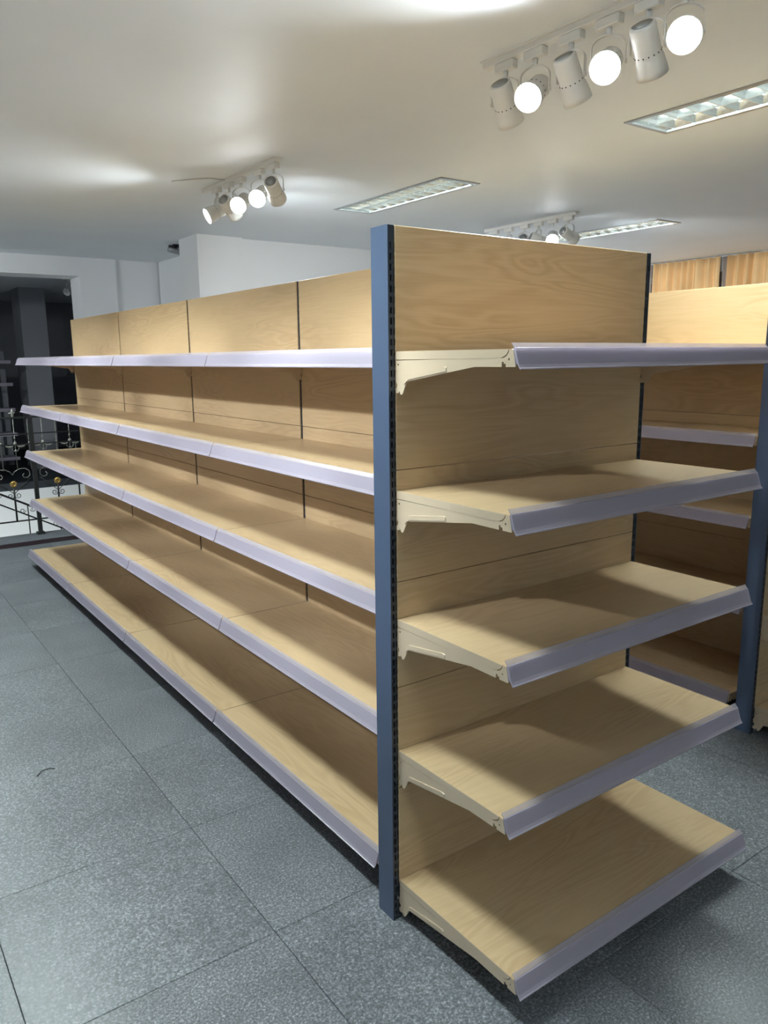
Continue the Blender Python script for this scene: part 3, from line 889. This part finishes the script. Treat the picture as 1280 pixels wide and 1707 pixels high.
mb = MB(); mb.cbox(-0.018, 0.018, -0.018, 0.018, 0.0, 1.10, 0.002); mb.cbox(-0.035, 0.035, -0.035, 0.035, 0.0, 0.02, 0.003); POST = mb.mesh('railing_post', 'iron')
def vee(s):
    mb = MB(); mb.tube([(0, 0, 0.40), (s * 0.155, 0, 0.545)], 0.0035, 5); return mb.mesh('vee_bar', 'iron')
VL, VR = vee(-1), vee(1)
for k in range(-5, 3):
    x = 0.186 + MOD * k
    if x > 1.1: continue
    s = obj('stem', STEM, rail, (rx(x), 0, 0))
    obj('rosette', ROS, s, (0, 0, 0.492), label='gold painted rosette')
    obj('scroll', SC_R, s, (0.004, 0, 0.385)); obj('scroll', SC_L, s, (-0.004, 0, 0.385))
    obj('vee_bar', VL, rail, (rx(x), 0, 0)); obj('vee_bar', VR, rail, (rx(x), 0, 0))
    obj('leaf', LEAF, rail, (rx(x) + 0.055, -0.004, 0.445), (0, -0.60, 0)); obj('leaf', LEAF, rail, (rx(x) - 0.055, -0.004, 0.445), (0, PI + 0.60, 0))
    obj('big_scroll', BG_L, rail, (rx(x), 0, 0.578)); obj('big_scroll', BG_R, rail, (rx(x), 0, 0.578))
    xp = x + MOD / 2
    if xp < 1.1:
        if (k % 4) == 0: obj('railing_post', POST, rail, (rx(xp), 0, 0))
        else: obj('baluster', BAL, rail, (rx(xp), 0, 0))
mb = MB(); mb.tube([(0, 0, 0.62), (0, 0, 1.10)], 0.0034, 5); THIN = mb.mesh('picket', 'lit_iron')
mb = MB(); mb.tube([(0, 0, 0.62), (0, 0, 1.04), (0, 0, 1.085)], [0.0042, 0.0052, 0.001], 6); SPIKE = mb.mesh('spike', 'lit_iron')
mb = MB()
mb.lathe([(0.0, 1.185), (0.008, 1.165), (0.019, 1.145), (0.010, 1.125), (0.014, 1.112), (0.005, 1.10)], 8)
mb.tube([(-0.03, 0, 1.142), (0.0, 0, 1.138), (0.022, 0, 1.150)], 0.007, 5); FINIAL = mb.mesh('finial', 'lit_iron')
def garland():
    mb = MB()
    for s in (-1, 1):
        mb.tube([(s * 0.01, 0, 0.852), (s * 0.03, 0, 0.838), (s * 0.055, 0, 0.834), (s * 0.075, 0, 0.842), (s * 0.085, 0, 0.851)], [0.003, 0.008, 0.010, 0.007, 0.003], 6)
    mb.tube([(-0.03, 0, 0.85), (-0.028, 0, 0.81), (0, 0, 0.785), (0.028, 0, 0.81), (0.03, 0, 0.85)], 0.003, 5)
    return mb.mesh('garland', 'lit_iron')
GAR = garland()
for k in range(-18, 8):
    x = 0.234 + 0.120 * k
    if x < XL or x > XR: continue
    if k % 2 == 0:
        p = obj('picket', THIN, rail, (rx(x), 0, 0))
        obj('ball', BALL_S, p, (0, 0, 0.915)); obj('ball', BALL_L, p, (0, 0, 0.866)); obj('ball', BALL_S, p, (0, 0, 0.80))
        obj('garland', GAR, rail, (rx(x), 0, 0))
        if k % 4 == 0: obj('finial', FINIAL, p)
    else:
        p = obj('spike', SPIKE, rail, (rx(x), 0, 0)); obj('ball', BALL_S, p, (0, 0, 0.868))

# the stair handrail falling away behind it
stair = thing('stair_railing', 'dark iron stair handrail slanting down behind the floor-edge railing', 'railing', (0.2, 6.75, -0.3))
def srl(name, pts, r, mat='iron'):
    mb = MB(); mb.tube([(x - 0.2, y - 6.75, z + 0.3) for x, y, z in pts], r, 6); return obj(name, mb.mesh(name, mat), stair)
SL = -0.555
def sz(x, z0): return z0 + SL * (x - 0.18)
srl('handrail', [(-1.6, 6.75, sz(-1.6, 0.31)), (1.1, 6.75, sz(1.1, 0.31))], 0.011)
srl('lower_rail', [(-1.6, 6.75, sz(-1.6, 0.20)), (1.1, 6.75, sz(1.1, 0.20))], 0.008)
for k in range(9):
    x = -1.4 + 0.30 * k
    srl('stair_picket', [(x, 6.75, sz(x, 0.31)), (x, 6.75, sz(x, 0.31) - 0.85)], 0.006)
    s = obj('scroll', SC_R, stair, (x - 0.2 + 0.02, 0, sz(x, 0.26) + 0.3)); s2 = obj('scroll', SC_L, stair, (x - 0.2 - 0.02, 0, sz(x, 0.255) + 0.3))
    if k % 2 == 0: obj('rosette', ROS, stair, (x - 0.2, -0.01, sz(x, -0.13) + 0.3), label='gold painted rosette')

# ------------------------------------------------------------------ gold curtains on the right wall
def curtain_mesh(y0, y1, seed, mat, amp=0.13):
    rnd = random.Random(seed)
    n = int((y1 - y0) / 0.006)
    prof = []
    ph = 0.0; fr = 45.0
    for k in range(n + 1):
        y = y0 + (y1 - y0) * k / n
        if k % 12 == 0: fr = rnd.uniform(34.0, 85.0); am = rnd.uniform(0.55, 1.0)
        ph += fr * 0.006
        w = 0.5 + 0.5 * math.sin(ph)
        prof.append((y, amp * am * (w ** 0.7)))
    for _ in range(2):
        prof = [prof[0]] + [(prof[k][0], (prof[k - 1][1] + 2 * prof[k][1] + prof[k + 1][1]) / 4) for k in range(1, n)] + [prof[n]]
    zs = [0.10, 0.8, 1.6, 2.2, 2.5, 2.655]
    mb = MB(); o = 0
    vs = []; fs = []
    for zi, z in enumerate(zs):
        sp = 1.0 - 0.35 * (z / 2.655)
        for q in (0, 1):
            for (y, a) in prof:
                sh = 0.02 * math.sin(y * 9 + z * 2.2)
                vs.append((-a * sp - 0.004 * q, y + sh * (1 - z / 2.655), z))
    m = n + 1
    for zi in range(len(zs) - 1):
        for q in (0, 1):
            for k in range(n):
                a = zi * 2 * m + q * m + k; b = (zi + 1) * 2 * m + q * m + k
                fs.append((a, a + 1, b + 1, b))
    for zi in (0, len(zs) - 1):
        for k in range(n):
            a = zi * 2 * m + k; fs.append((a, a + 1, a + 1 + m, a + m))
    mb.add(vs, fs, 0, True)
    return mb.mesh('curtain', mat)
CX = 7.09
tag(obj('curtain', curtain_mesh(3.47, 4.36, 3, 'curtain'), None, (CX, 0, 0)), 'gold pleated curtain hanging at the column side of the window', 'curtain', 'gold curtains at the window')
tag(obj('curtain', curtain_mesh(2.0, 3.37, 5, 'curtain'), None, (CX, 0, 0)), 'gold pleated curtain hanging in the middle of the window', 'curtain', 'gold curtains at the window')
tag(obj('curtain', curtain_mesh(0.5, 1.98, 9, 'curtain'), None, (CX, 0, 0)), 'gold pleated curtain at the showroom-front side of the window', 'curtain', 'gold curtains at the window')
tag(obj('curtain_lining', curtain_mesh(3.375, 3.465, 11, 'sheer', 0.04), None, (CX, 0, 0)), 'narrow grey lining showing between two gold curtains', 'curtain')
tag(obj('curtain_lining', curtain_mesh(4.365, 4.44, 12, 'sheer', 0.04), None, (CX, 0, 0)), 'narrow brown lining at the edge of the gold curtain', 'curtain')

# ------------------------------------------------------------------ small things on the floor
mb = MB(); mb.tube([(-0.655, 1.47, 0.004), (-0.63, 1.50, 0.006), (-0.60, 1.505, 0.004), (-0.585, 1.49, 0.004)], 0.0022, 5)
tag(obj('wire_scrap', mb.mesh('wire_scrap', 'black')), 'short curled scrap of dark wire on the granite floor', 'wire')
